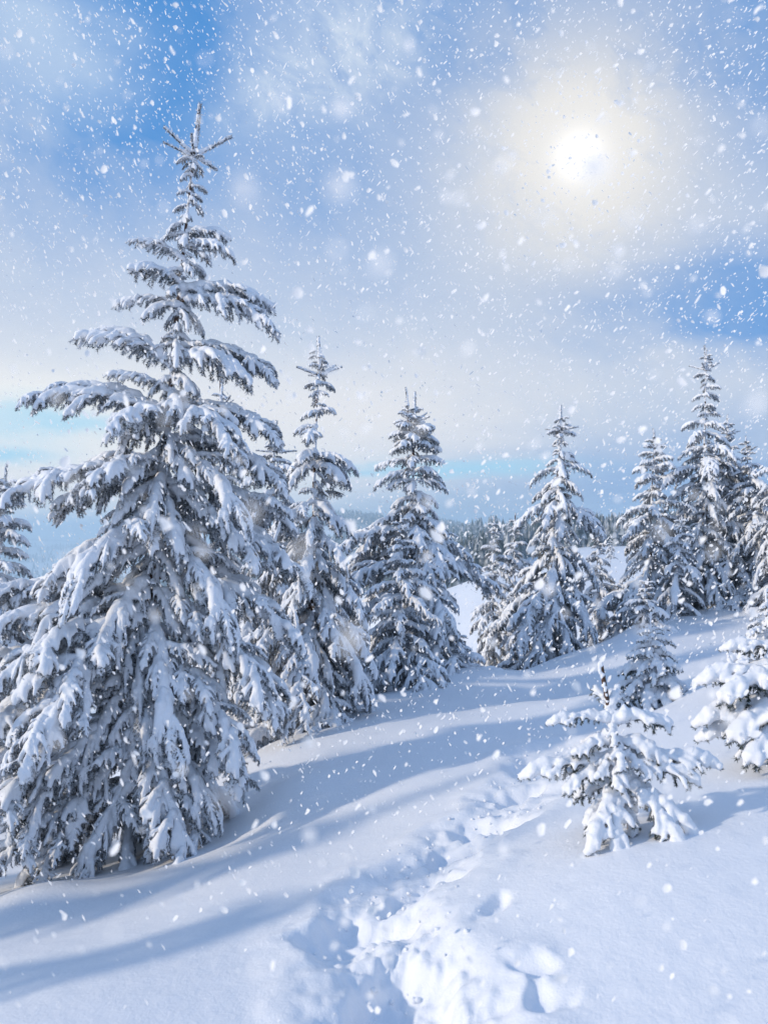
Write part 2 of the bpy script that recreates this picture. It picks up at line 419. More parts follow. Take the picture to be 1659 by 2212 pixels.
def spruce(label, top, base, D, rad, seed, group='snow covered spruces on the slope', cat='spruce tree', start=.02, dens=1.0, prof=.85, pit=(-48, 12),
           manual=(), shoots=5, sub_tops=(), gaps=(), topgap=.045, name='spruce_tree', lmin=.13, shoot_len=1.0, size_var=.3):
    rnd = random.Random(seed); rs = np.random.default_rng(seed)
    b = at_px(*base, D); tp = at_px(*top, D) - b; H = tp.length
    root = bpy.data.objects.new(name, None); COL.objects.link(root); root.location = b; root.empty_display_size = .3
    tag(root, label, cat, group)
    obj('trunk', trunk_mesh(tp, .010 + .0075 * H, rs), root)
    axis = lambda h: tp * h
    # leader and whorl of bare shoots
    sh = SHOOTS[seed % 3]; lead = min(.42, H * .09)
    place(root, sh, axis(1 - lead / H * .9), Vector((tp.x / H * .6 + rnd.uniform(-.05, .05), 0.02, 1)).normalized() * lead, name='shoot')
    for k in range(shoots):
        a = 2 * math.pi * k / max(1, shoots) + rnd.uniform(-.4, .4)
        l = lead * rnd.uniform(.5, .8) * shoot_len
        place(root, SHOOTS[(seed + k) % 3], axis(1 - lead / H * .95), Vector((math.cos(a), math.sin(a), rnd.uniform(.05, .7))).normalized() * l, name='shoot')
    for (ty_, spx, spy, epx, epy, dep) in manual:
        h = (base[1] - ty_) / (base[1] - top[1]); st = axis(h)
        e = at_px(epx, epy, D) - b; dx = e.x - st.x
        v = Vector((dx, -abs(dx) * math.tan(R(dep)) if dep else 0, e.z - st.z))
        if v.length > .9: v = v * .9
        f = pick(v.length, math.atan2(v.z, math.hypot(v.x, v.y)), rnd)
        place(root, f, st, v, rnd.uniform(-.1, .1))
    h = 1 - topgap; az = rnd.uniform(0, 6.28)
    while h > start:
        t = 1 - h
        env = rad * min(1.0, (t * 1.02) ** prof) * (1 + .22 * math.sin(t * 19 + seed) + .12 * math.sin(t * 43 + seed * 2))
        gap = any(a < h < c for a, c in gaps)
        n = max(3, int((3 + 3.2 * t ** .6) * dens)) if not gap else 1
        for k in range(n):
            az += 2 * math.pi / n + rnd.uniform(-.35, .35)
            l = max(lmin, env * rnd.uniform(1 - size_var, 1 + size_var * .6))
            pd = pit[1] + (pit[0] - pit[1]) * min(1, t * 1.5) ** .7 + rnd.uniform(-11, 11)
            zz = h + rnd.uniform(-.3, .3) * (.03 + .03 * t)
            st = axis(max(.01, zz)); p = R(pd)
            v = Vector((math.cos(az) * math.cos(p), math.sin(az) * math.cos(p), math.sin(p))) * l
            if st.z + v.z < -.1: 
                v.z = -.1 - st.z
            place(root, pick(l, p, rnd), st, v, rnd.uniform(-.15, .15))
        if not gap:
            for k in range(3 if dens > .5 else 0):       # short inner twigs that close the crown round the trunk
                a = rnd.uniform(0, 6.28); l = max(.12, min(.55, env * rnd.uniform(.25, .5))); p = R(rnd.uniform(-45, 5))
                place(root, pick(l, p, rnd), axis(max(.02, h + rnd.uniform(-.02, .02))), Vector((math.cos(a) * math.cos(p), math.sin(a) * math.cos(p), math.sin(p))) * l, rnd.uniform(-.3, .3), snow=rnd.random() < .6)
        az += rnd.uniform(.4, 1.4)
        h -= (.026 + .030 * t) * rnd.uniform(.75, 1.25) / (H / 5.0) ** .75 / dens ** .4
    for (tx_, ty_, bh) in sub_tops:       # extra leaders beside the main one
        q = at_px(tx_, ty_, D) - b; s0 = axis(bh); v = q - s0
        a = Acc(); P = np.array([s0, s0 + v * .35 + Vector((v.x * .25, 0, 0)), q]); a.add(*tube(P, [.02, .014, .009], 6))
        obj('side_leader', a.mesh('side_leader', [M_BARK], True), root)
        for k in range(16):
            u = .25 + .72 * k / 16; aa = k * 2.4; l = .10 + .42 * (1 - u)
            place(root, pick(l, -.1, rnd), s0 + v * u, Vector((math.cos(aa), math.sin(aa), .25 - .6 * (1 - u))).normalized() * l)
        place(root, SHOOTS[0], s0 + v * .93, v.normalized() * .3, name='shoot')
    return root

# ------------------------------------------------------------------ the ground
CP = []   # (x, y, z) control points, read off the photograph at chosen distances
def cp(px, py, D): p = at_px(px / 767 * 1659, py / 1024 * 2212, D); CP.append((p.x, p.y, p.z))
for q in ((383, 1024, 3.0), (0, 1024, 3.3), (767, 1024, 2.7), (624, 858, 3.8), (767, 800, 4.3), (125, 872, 7.0), (383, 850, 5.0), (250, 860, 5.6), (383, 780, 6.8),
          (370, 715, 10), (462, 685, 11.5), (555, 662, 12.5), (624, 639, 13), (767, 616, 14), (277, 745, 8.8), (300, 770, 7.8), (500, 790, 5.6), (540, 740, 7.4), (600, 700, 8.6),
          (647, 716, 8.0), (767, 745, 5.3), (700, 690, 7.6), (767, 660, 9), (700, 640, 12), (560, 700, 10), (0, 900, 6.3), (0, 960, 4.6)): cp(*q)
for (bx, by, D) in ((660, 1610, 9.5), (880, 1545, 12.5), (1190, 1450, 14), (1530, 1345, 15), (1400, 1385, 15)): cp(bx / 1659 * 767, by / 2212 * 1024, D)
for q in ((-4, 2, -2.1), (4, 1, -1.15), (0, -2, -1.6), (-6, -4, -2.1), (6, -4, -1.1), (7, 5, -1.0), (-8, 8, -3.9), (-9, 3, -3.1), (-4, 13, -4.2), (9, 12, -1.1), (-5, 20, -6), (2, 20, -4.3), (9, 20, -2.1), (12, 4, -.9), (-14, 12, -6.2)): CP.append(q)
CP = np.array(CP)
def tps_fit(P, lam=.02):
    n = len(P); d = np.linalg.norm(P[:, None, :2] - P[None, :, :2], axis=2)
    K = d ** 2 * np.log(d + 1e-9) + np.eye(n) * lam
    A = np.zeros((n + 3, n + 3)); A[:n, :n] = K; A[:n, n] = 1; A[:n, n + 1:] = P[:, :2]; A[n:, :n] = A[:n, n:].T
    return np.linalg.solve(A, np.concatenate([P[:, 2], np.zeros(3)]))
W = tps_fit(CP)
def tps(x, y):
    z = W[-3] + W[-2] * x + W[-1] * y
    for i, c in enumerate(CP):
        d2 = (x - c[0]) ** 2 + (y - c[1]) ** 2 + 1e-9
        z = z + W[i] * d2 * np.log(d2) * .5
    return z
TH = np.array([-180, -90, -45, -24, -12, -3, 3, 8, 14, 20, 45, 90, 180.])
RR = np.array([14, 20, 50, 120, 250, 500, 1000, 2000, 5000, 9000.])
ZT = np.array([
    [-1.6, -4.0, -5.0, -4.9, -4.2, -3.4, -3.0, -2.6, -1.9, -1.4, -1.0, -0.6, -1.6],
    [-1.6, -6.0, -6.0, -6.2, -5.6, -4.6, -4.1, -3.5, -2.6, -2.1, -1.6, 0, -1.6],
    [-1, -10, -14, -15, -12, -8, -5.9, -4.7, -3.7, -3.1, -2.5, 0, -1],
    [0, -30, -40, -40, -30, -15, -9.2, -6.6, -4.6, -3.4, -3, 0, 0],
    [0, -50, -70, -74, -52, -26, -17, -9.5, -5.2, -4.2, -3, 0, 0],
    [0, -80, -120, -120, -70, -30, -14, -4.6, -3, -1, 0, 0, 0],
    [0, -80, -140, -110, -62, -24, -8, -9, -10, -6, 0, 0, 0],
    [0, -80, -150, -130, -60, 26, 10, -16, -30, -30, -10, 0, 0],
    [0, -80, -90, -70, -80, -90, -90, -90, -90, -90, -80, 0, 0],
    [0, -80, -60, -84, -100, -140, -140, -140, -140, -140, -80, 0, 0]])
def smooth(a): return a * a * (3 - 2 * a)
def sines(x, y, f, seed, n=5):
    rs = np.random.default_rng(seed); s = 0
    for _ in range(n):
        a = rs.uniform(0, 6.28); k = f * rs.uniform(.6, 1.5); s = s + np.sin(x * math.cos(a) * k + y * math.sin(a) * k + rs.uniform(0, 6.28))
    return s / n
def hash2(i, j, seed):
    v = np.sin(i * 127.1 + j * 311.7 + seed * 74.7) * 43758.5453; return v - np.floor(v)
def vnoise(x, y, f, seed):
    x = x * f; y = y * f; i = np.floor(x); j = np.floor(y); u = smooth(x - i); v = smooth(y - j)
    a, b, c, d = (hash2(i + p, j + q, seed) for p, q in ((0, 0), (1, 0), (0, 1), (1, 1)))
    return (a * (1 - u) + b * u) * (1 - v) + (c * (1 - u) + d * u) * v - .5
def far_h(x, y):
    r = np.hypot(x, y); th = np.degrees(np.arctan2(x, y))
    lr = np.log(np.clip(r, 14.01, 8999)); L = np.log(RR)
    i = np.clip(np.searchsorted(L, lr) - 1, 0, len(L) - 2); u = smooth((lr - L[i]) / (L[i + 1] - L[i]))
    j = np.clip(np.searchsorted(TH, th) - 1, 0, len(TH) - 2); v = smooth(np.clip((th - TH[j]) / (TH[j + 1] - TH[j]), 0, 1))
    z = (ZT[i, j] * (1 - v) + ZT[i, j + 1] * v) * (1 - u) + (ZT[i + 1, j] * (1 - v) + ZT[i + 1, j + 1] * v) * u
    z = z + r * .0022 * sines(x / (r + 30), y / (r + 30), 26, 3) * smooth(np.clip((r - 150) / 600, 0, 1))
    m = smooth(np.clip((r - 3000) / 2500, 0, 1)) * smooth(np.clip((-th - 3) / 14, 0, 1))
    z = z + m * r * .006 * sines(th * .17, r * .0006, 1.6, 8)
    return z
TREES_AT = []     # (x, y, radius, height of the mound)
TRAIL = [(2.0, 2.0), (920, 2330, 2.6), (880, 2140, 3.25), (800, 1990, 3.9), (900, 1880, 4.5), (1010, 1800, 4.9), (1110, 1740, 5.3), (1190, 1660, 6.1), (1170, 1600, 7.0)]
TR = []
for q in TRAIL[1:]:
    p = at_px(*q); TR.append((p.x, p.y))
TR = np.array(TR)
def seg_dist(x, y, P):
    best = np.full(x.shape, 1e9)
    for a, b in zip(P[:-1], P[1:]):
        d = b - a; t = np.clip(((x - a[0]) * d[0] + (y - a[1]) * d[1]) / (d @ d), 0, 1)
        best = np.minimum(best, np.hypot(x - a[0] - t * d[0], y - a[1] - t * d[1]))
    return best
def px_xy(px, py, D): p = at_px(px, py, D); return p.x, p.y
PITS = [(*px_xy(850, 2170, 3.2), .15, .26, .20, .25), (*px_xy(790, 2010, 3.85), .24, .17, .14, .0), (*px_xy(905, 1940, 4.2), .12, .13, .10, .4), (*px_xy(960, 1850, 4.65), .14, .16, .13, .3),
        (*px_xy(1060, 1790, 5.0), .18, .13, .14, .5), (*px_xy(1010, 1850, 4.6), .12, .12, .10, 0), (*px_xy(1130, 1710, 5.6), .16, .16, .14, .3), (*px_xy(1150, 1650, 6.3), .2, .2, .14, .3),
        (*px_xy(1140, 2160, 3.15), .06, .10, .06, -.5), (*px_xy(1180, 2235, 2.95), .07, .09, .07, -.5), (*px_xy(1075, 1995, 3.75), .05, .08, .07, 0)]
def near_detail(x, y):
    r = np.hypot(x, y)
    z = .05 * sines(x, y, 1.1, 21) + .018 * sines(x + y * .4, y * 1.0, 3.2, 22)
    z = z + .016 * sines(x * .35 - y * 1.0, y * .3 + x * 1.0, 5.0, 23) * smooth(np.clip((r - 3) / 3, 0, 1))
    z = z + .0035 * vnoise(x, y, 14, 5) + .002 * vnoise(x, y, 37, 6)
    near = r < 9
    xs, ys = x[near], y[near]
    wx = xs + .16 * vnoise(xs, ys, 5, 31) + .06 * vnoise(xs, ys, 14, 33); wy = ys + .16 * vnoise(xs, ys, 5, 32) + .06 * vnoise(xs, ys, 14, 34)
    d = seg_dist(wx, wy, TR) + .12 * vnoise(xs, ys, 3.5, 35)
    m = smooth(np.clip(1 - (d - .10) / .30, 0, 1))
    lump = .0
    for f, a in ((5, .012), (11, .015), (24, .017), (45, .015), (80, .011)):
        n = vnoise(xs + .03 * vnoise(xs, ys, 19, 41), ys, f, 50 + f); lump = lump + a * (np.abs(n) * 3.2 - .5)
    zz = m * (lump - .05)
    rim = np.exp(-((d - .36) / .12) ** 2); zz = zz + rim * (.018 + .05 * np.maximum(0, lump))
    for (cx, cy_, a, b, dp, rot) in PITS:
        c, s = math.cos(rot), math.sin(rot); dx = wx - cx; dy = wy - cy_
        e = np.sqrt(((dx * c - dy * s) / a) ** 2 + ((dx * s + dy * c) / b) ** 2)
        zz = zz - dp * smooth(np.clip((1.5 - e) * 1.0, 0, 1)) * .62 * (1 + .35 * vnoise(xs, ys, 7, 71)) + .5 * np.maximum(0, lump) * np.exp(-((e - 1.3) / .35) ** 2)
    out = np.zeros_like(x); out[near] = zz
    return z + out
def base_h(x, y):
    r = np.hypot(x, y)
    m = smooth(np.clip((r - 14) / 9, 0, 1))
    z = tps(np.clip(x, -16, 16), np.clip(y, -6, 24)) * (1 - m) + far_h(x, y) * m
    return z
def mounds(x, y):
    z = 0
    for (cx, cy_, rr, hh) in TREES_AT:
        d = np.hypot(x - cx, y - cy_); z = z + hh * np.exp(-(d / rr) ** 2)
    return z
def ground_z(x, y):
    x = np.atleast_1d(np.asarray(x, float)); y = np.atleast_1d(np.asarray(y, float))
    return base_h(x, y) + near_detail(x, y) * (np.hypot(x, y) < 60) + mounds(x, y)

# ------------------------------------------------------------------ the trees
T = []
big = dict(top=(425, 225), base=(275, 1880), D=7.0)
man = [  # (height on trunk as picture row, -, -, tip x, tip y, degrees towards the viewer)
    (560, 0, 0, 280, 522, 10), (610, 0, 0, 300, 600, 40), (660, 0, 0, 243, 655, 0), (800, 0, 0, 200, 700, -10), (790, 0, 0, 148, 725, 8), (850, 0, 0, 245, 815, 20),
    (900, 0, 0, 90, 830, 0), (905, 0, 0, 38, 862, 8), (930, 0, 0, 245, 960, 30), (1030, 0, 0, 45, 1085, 25), (1010, 0, 0, 120, 1010, -20), (1050, 0, 0, 100, 1130, 5),
    (1180, 0, 0, 90, 1225, -10), (1180, 0, 0, 95, 1290, 22), (1300, 0, 0, -90, 1310, 5), (1330, 0, 0, -30, 1360, 25), (1340, 0, 0, 60, 1480, 45), (1420, 0, 0, -110, 1450, 10),
    (1480, 0, 0, -10, 1560, 35), (1500, 0, 0, -90, 1600, 15), (1560, 0, 0, -70, 1700, 25), (1620, 0, 0, -30, 1780, 40), (1650, 0, 0, -90, 1790, 10), (1700, 0, 0, 20, 1870, 40),
    (500, 0, 0, 492, 512, 5), (530, 0, 0, 516, 575, 25), (625, 0, 0, 592, 662, 0), (650, 0, 0, 617, 738, 15), (640, 0, 0, 560, 640, -30),
    (750, 0, 0, 619, 835, 0), (770, 0, 0, 578, 857, 28), (755, 0, 0, 570, 790, -25), (880, 0, 0, 632, 970, 0), (890, 0, 0, 560, 1015, 40), (950, 0, 0, 640, 1080, -10), (960, 0, 0, 570, 1170, 35),
    (1050, 0, 0, 655, 1150, -15), (1050, 0, 0, 590, 1260, 12), (1140, 0, 0, 700, 1290, -10), (1150, 0, 0, 560, 1400, 32), (1250, 0, 0, 680, 1420, 0), (1270, 0, 0, 610, 1520, 25),
    (1360, 0, 0, 650, 1560, 8), (1390, 0, 0, 580, 1640, 32), (1480, 0, 0, 560, 1720, 18), (1560, 0, 0, 520, 1760, 30), (1650, 0, 0, 480, 1800, 30),
    (740, 0, 0, 400, 810, 75), (900, 0, 0, 285, 960, 70), (1100, 0, 0, 210, 1330, 62), (1000, 0, 0, 230, 1090, 60), (1240, 0, 0, 210, 1560, 60), (1200, 0, 0, 330, 1240, 75), (1340, 0, 0, 320, 1800, 80), (1300, 0, 0, 180, 1640, 66), (1330, 0, 0, 420, 1640, 66)]
spruce('tallest snow laden spruce, filling the left side, leaning right, with long drooping boughs', rad=1.4, seed=5, manual=man, group=None, prof=1.15,
       pit=(-52, -12), dens=1.0, start=.03, shoots=6, shoot_len=1.15, lmin=.15, topgap=.07, size_var=.3, **big)
LIST = [
 ('slender spruce with a forked crown of bare shoots just right of the tallest spruce', (690, 735), (665, 1610), 9.5, 1.28, 21, dict(prof=.95, gaps=((.72, .80), (.62, .66)), shoots=6, pit=(-56, 8), size_var=.4)),
 ('thin topped spruce seen behind the right boughs of the tallest spruce, lower tip showing', (474, 820), (520, 1560), 11.5, 1.1, 22, dict(pit=(-55, 8))),
 ('spruce whose tip rises between the tallest spruce and the fork topped one', (592, 915), (600, 1600), 11.0, 1.2, 23, dict(pit=(-55, 8))),
 ('dark spruce with two bare pointed leaders in the middle of the view', (898, 852), (885, 1545), 12.5, 1.34, 24, dict(sub_tops=((880, 872, .80),), prof=.85, pit=(-38, 12), dens=1.05)),
 ('shorter snowy spruce standing in front of the one with two leaders', (866, 1112), (868, 1550), 11.3, .85, 25, dict(pit=(-35, 25), size_var=.25)),
 ('low snow buried spruce at the right foot of the two leader spruce', (990, 1370), (985, 1510), 11.6, .75, 26, dict(pit=(-30, 0), shoots=2)),
 ('narrow tapering spruce right of centre with a crooked tip bent to the right', (1215, 880), (1185, 1452), 14.0, 1.12, 27, dict(pit=(-58, 5), prof=.85, dens=1.1)),
 ('small spruce with a cross shaped tip left of the crooked tipped spruce', (1068, 1118), (1062, 1410), 15.0, .62, 28, dict(pit=(-50, 10))),
 ('spruce half hidden behind the crooked tipped spruce, thin tip with one snow lump', (1113, 1112), (1110, 1420), 15.5, .7, 29, dict(pit=(-50, 10))),
 ('small pale spruce on the meadow edge right of the crooked tipped spruce', (1293, 1138), (1285, 1405), 15.5, .55, 30, dict(pit=(-45, 20))),
 ('mid sized spruce with a thin rimed leader left of the tall right hand group', (1416, 930), (1395, 1385), 15.0, .95, 31, dict(pit=(-40, 18), sub_tops=())),
 ('tallest spruce of the right hand group with a long thin spire', (1530, 750), (1515, 1350), 15.0, 1.2, 32, dict(pit=(-45, 5), prof=.95)),
 ('spruce with upright forked shoots close behind the right hand spire', (1572, 900), (1590, 1345), 15.4, 1.15, 33, dict(pit=(-45, 15), shoots=6)),
 ('bushy spruce right of the forked shoot spruce, short leader', (1612, 945), (1650, 1345), 14.6, .9, 34, dict(pit=(-45, 15))),
 ('spruce cut by the right edge of the view behind the mound', (1700, 930), (1712, 1370), 13.5, .95, 35, dict(pit=(-50, 10))),
 ('low dense spruce in front of the right hand spire', (1475, 1115), (1450, 1370), 14.0, .78, 36, dict(pit=(-50, 5), shoots=3)),
 ('tiny bare tipped spruce half buried under the mid sized right spruce', (1395, 1255), (1390, 1400), 12.8, .42, 37, dict(pit=(-30, 20), shoots=2)),
 ('spruce cut by the left edge of the view with a dark bare leader', (10, 1010), (-30, 1560), 11.0, 1.25, 38, dict(pit=(-45, 20), shoots=4)),
 ('low spruce behind the lower left boughs of the tallest spruce', (90, 1330), (110, 1640), 9.6, .8, 39, dict(pit=(-45, 5), shoots=2)),
 ('little snow crusted spruce at the foot of the pale meadow edge spruce', (1333, 1262), (1330, 1400), 15.0, .33, 40, dict(pit=(-30, 25), shoots=3)),
 ('drooping spruce filling the gap between the fork topped and two leader spruces', (745, 1320), (740, 1560), 10.6, .62, 41, dict(pit=(-60, -10), shoots=2)),
]
OFF = [('small spruce outside the left edge whose shadow crosses the foreground', -5.3, 3.0, 3.1, 1.1, 51), ('spruce outside the left edge near the viewer', -6.4, 4.3, 3.9, 1.2, 52),
              ('tall spruce outside the left edge behind the viewer side one', -8.5, 5.6, 4.6, 1.2, 53)]
for (lb, x, y, H_, rad, seed) in OFF:
    zg = float(base_h(np.array([x]), np.array([y]))[0]); u = lambda z: (530 - z * F_PX / y) * 2212 / 1024
    bx = (x / y * F_PX + 383.5) * 1659 / 767
    spruce(lb, (bx + 10, u(zg + H_)), (bx, u(zg)), y, rad, seed)
for (lb, top, base, D, rad, seed, kw) in LIST:
    p = at_px(*base, D); zg = float(base_h(np.array([p.x]), np.array([p.y]))[0])
    kb = (base[0], 1145 - zg * F_PX / D * 2212 / 1024 * 1.0)          # foot on the snow surface at that distance
    kb = (base[0], (530 - zg * F_PX / D) * 2212 / 1024)
    rad *= 1.32; kw = dict(dict(size_var=.3 + .2 * ((seed * 7) % 5) / 5, dens=.82 + .22 * ((seed * 3) % 4) / 4, prof=.7 + .35 * ((seed * 5) % 7) / 7), **kw)
    TREES_AT.append((p.x, p.y, rad * .7, .14))
    spruce(lb, top, kb, D, rad, seed, **kw)

# half-buried young spruces on the right
NEARLIB = []
for i, (L, p0, p1) in enumerate(((.30, 20, -20), (.42, 12, -38), (.42, 0, -60), (.30, 10, -30), (.50, 8, -42))):
    NEARLIB.append(make_branch(300 + i, L, p0, p1, .13, .043, 34, .0295, .021, .007, sub_step=.05, under=.8, mat=M_NEEDLE_DARK, needle_step=.003, width=1.0))
def young(label, base, D, H, lean, branches, seed, leader_bare=.35, trunk_r=.012, name='young_spruce', tip=.22):
    rnd = random.Random(seed); b = at_px(*base, D)
    b.z = float(ground_z(b.x, b.y)[0])
    root = bpy.data.objects.new(name, None); COL.objects.link(root); root.location = b
    tag(root, label, 'young spruce', 'young spruces half buried on the right')
    top = Vector((lean, 0, H)); rs = np.random.default_rng(seed)
    obj('trunk', trunk_mesh(top, trunk_r, rs, .004, tip, M_BARK), root)
    # crust of rime plastered on the windward side of the leader
    s = Acc(); n = 26
    for k in range(n):
        h = 1 - leader_bare * k / n; c = np.array(top * h) + np.array([-.006, -.003, 0]) + rs.normal(size=3) * .003
        s.add(*tube([c, c + np.array([0, 0, .010])], [rs.uniform(.006, .013)] * 2, 6))
    s.add(*tube([np.array(top) - [0, 0, .01], np.array(top) + [0, 0, .015]], [.014, .012], 7))
    for k in range(16):      # snow lodged round the stem between the whorls
        h = .12 + .62 * k / 16; c = np.array(top * h) + rs.normal(size=3) * .010
        s.add(*tube([c, c + np.array([0, -.004, .02])], [rs.uniform(.014, .026) * H ** .5] * 2, 7))
    obj('rime_crust', remeshed(s, 'rime_crust', .004, [M_SNOW], .0008, seed), root)
    a = Acc(); needles([np.array([top * .72, top * 1.0])], .006, 2, .012, .0012, rs, a, 0)
    obj('leader_needles', a.mesh('leader_needles', [M_NEEDLE_DARK]), root)
    for (h, ax, L, pt, k) in branches:
        p = R(pt); v = Vector((math.cos(R(ax)) * math.cos(p), math.sin(R(ax)) * math.cos(p), math.sin(p))) * L
        place(root, NEARLIB[k % len(NEARLIB)], top * h, v, rnd.uniform(-.1, .1))
    return root
# the photograph's foreground sapling: (height, compass in degrees with 0 = right and 270 = towards the viewer, length, pitch, form)
S = [(.72, 182, .31, -2, 4), (.72, 2, .27, -2, 3), (.71, 262, .12, -45, 3), (.77, 130, .15, 50, 3), (.77, 50, .16, 52, 0), (.70, 80, .18, 5, 3),
     (.60, 198, .22, -14, 3), (.58, 345, .25, -20, 0), (.56, 265, .17, -26, 3), (.56, 120, .18, -10, 3), (.50, 225, .19, -24, 3), (.50, 318, .18, -24, 3),
     (.41, 181, .48, -6, 4), (.40, 196, .32, -16, 1), (.41, 1, .47, 1, 4), (.39, 348, .36, -6, 1), (.38, 155, .28, -8, 1), (.38, 90, .26, -8, 1), (.42, 250, .20, -18, 0),
     (.30, 230, .42, -34, 4), (.30, 246, .38, -44, 1), (.30, 306, .42, -36, 4), (.29, 322, .40, -30, 1), (.27, 205, .28, -34, 1), (.24, 272, .20, -50, 3),
     (.28, 50, .32, -22, 1), (.26, 130, .32, -22, 1)]
S = [(h * .9, *q) for h, *q in S]
young('foreground sapling deep in snow with bare brown leader and a cross of snow loaded boughs', (1362, 1750), 4.2, .80, -.15, S, 7, trunk_r=.019, tip=.30)
S9 = []
r9 = random.Random(3)
for k in range(40):
    h = .12 + .72 * (k / 40); S9.append((h, (k * 137) % 360, max(.10, .42 * (1 - h) ** .7 * r9.uniform(.75, 1.15)), r9.uniform(-34, -8) + 22 * h, r9.choice((0, 1, 2, 3))))
young('small open spruce behind the foreground sapling, its leader in front of the low branches', (1412, 1555), 8.0, .90, -.03, S9, 9, .2)
S10 = []
for k in range(13):
    h = .28 + .68 * (k / 13); S10.append((h, (k * 137) % 360, max(.14, .62 * (1 - h) ** .8 * r9.uniform(.7, 1.1)), r9.uniform(-18, 4) + 14 * h, r9.choice((0, 3, 4, 1))))
S10 += [(.42, 180, .62, -3, 4), (.40, 195, .58, -8, 1), (.25, 185, .66, -8, 4), (.24, 205, .6, -12, 1), (.12, 180, .62, -6, 4), (.10, 215, .6, -8, 1), (.55, 170, .45, 4, 4)]
young('spruce sapling cut by the right edge with thickly loaded boughs reaching left', (1735, 1680), 5.1, 1.0, -.02, S10, 10, .2, .02)
young('thin forked twig of a buried sapling left of the right edge sapling', (1592, 1440), 6.9, .36, -.09, [(.45, 180, .22, 6, 0), (.45, 10, .2, 38, 3), (.3, 200, .2, -5, 3)], 11, .5, .010)
S13 = [(.1 + .8 * k / 22, (k * 137) % 360, .42 * (1 - k / 26), r9.uniform(-25, -5), r9.choice((0, 1, 3))) for k in range(22)]
young('snow topped sapling behind the thin forked twig at the right edge', (1655, 1500), 7.2, .72, .0, S13, 13, .2)

# ------------------------------------------------------------------ ground mesh
p = at_px(*big['base'], 7.0); TREES_AT += [(p.x, p.y, 1.0, .10), (p.x + 1.3, p.y + .2, .5, .14), (p.x - .3, p.y - 1.0, .4, .12)]
ang = np.concatenate([np.arange(-180, -60, 4.0), np.arange(-60, -27, .6), np.arange(-27, 27, .19), np.arange(27, 60, .6), np.arange(60, 180, 4.0)])
rad_ = [0.25]
while rad_[-1] < 9000:
    r = rad_[-1]
    rad_.append(r * (1.12 if r < 2 else 1.0045 if r < 6 else 1.008 if r < 16 else 1.022))
rad_ = np.array(rad_)
A_, R_ = np.meshgrid(np.radians(ang), rad_)
X_, Y_ = R_ * np.sin(A_), R_ * np.cos(A_)
Z_ = ground_z(X_.ravel(), Y_.ravel())
na, nr = len(ang), len(rad_)
Zg = Z_.reshape(nr, na)
for _ in range(2):          # settle the loose snow: a few passes of smoothing close to the viewer
    q = Zg[1:-1, 1:-1]; Zg[1:-1, 1:-1] = np.where(R_[1:-1, 1:-1] < 9, q * .4 + .15 * (Zg[:-2, 1:-1] + Zg[2:, 1:-1] + Zg[1:-1, :-2] + Zg[1:-1, 2:]), q)
Z_ = Zg.ravel()
V = np.stack([X_.ravel(), Y_.ravel(), Z_], 1)
V = np.concatenate([V, [[0, 0, float(ground_z(0., 0.)[0])]]])
i = np.arange(nr - 1)[:, None] * na; j = np.arange(na)[None, :]; k = (j + 1) % na
Q = np.stack([i + j, i + k, i + na + k, i + na + j], -1).reshape(-1, 4)[:, ::-1]
Tc = np.stack([np.arange(na), (np.arange(na) + 1) % na, np.full(na, na * nr)], 1)
gm = mesh_np('snow_ground', V, [Q, Tc], [M_GROUND], True)
th_ = np.degrees(np.arctan2(V[:, 0], V[:, 1])); r_ = np.hypot(V[:, 0], V[:, 1])
wood_ = np.clip((r_ - np.where(th_ < 0, 620, 900)) / 250, 0, 1) * np.clip(.6 + 1.8 * sines(V[:, 0], V[:, 1], .006, 61), 0, 1) * np.clip(1.15 - (r_ > 1600) * (.5 + .9 * sines(V[:, 0], V[:, 1], .003, 62)), 0, 1)
at_ = gm.attributes.new('wooded', 'FLOAT', 'POINT'); at_.data.foreach_set('value', wood_.astype(np.float32))
g = obj('snow_ground', gm); tag(g, kind='structure')
print('ground', len(V))

# ------------------------------------------------------------------ distant forest
def forest(name, label, zones, seed, hgt):
    rs = np.random.default_rng(seed); P = []
    for (t0, t1, r0, r1, n) in zones:
        th = np.radians(rs.uniform(t0, t1, n)); r = np.sqrt(rs.uniform(r0 ** 2, r1 ** 2, n))
        x, y = r * np.sin(th), r * np.cos(th)
        keep = vnoise(x, y, 1 / (r0 * .12), seed) + vnoise(x, y, 1 / (r0 * .04), seed + 1) * .5 > -.16
        P.append(np.stack([x[keep], y[keep]], 1))
    P = np.concatenate(P); n = len(P); z = far_h(P[:, 0], P[:, 1])
    h = hgt * rs.uniform(.55, 1.25, n)
    sides = 5; Vs, Fs, c = [], [], 0
    for (lo, hi, w) in ((.0, .55, .24), (.35, .8, .18), (.62, 1.08, .11)):
        a = np.linspace(0, 2 * np.pi, sides, endpoint=False)[None, :] + rs.uniform(0, 6, (n, 1))
        rr = h[:, None] * w * rs.uniform(.6, 1.3, (n, sides))
        ring = np.stack([P[:, :1] + rr * np.cos(a), P[:, 1:2] + rr * np.sin(a), z[:, None] + h[:, None] * (lo + rs.uniform(-.05, .05, (n, sides)))], -1)
        tip = np.stack([P[:, 0], P[:, 1], z + h * hi], -1)[:, None]
        Vs.append(np.concatenate([ring, tip], 1).reshape(-1, 3))
        b = c + np.arange(n)[:, None] * (sides + 1); jj = np.arange(sides)[None, :]
        Fs.append(np.stack([b + jj, b + (jj + 1) % sides, b + sides + 0 * jj], -1).reshape(-1, 3)); c += n * (sides + 1)
    o = obj(name, mesh_np(name, np.concatenate(Vs), [np.concatenate(Fs)], [M_FOREST])); tag(o, label, None, None, 'stuff')
    print(name, n)
m, t, b_ = new_mat('far_spruce'); M_FOREST = m
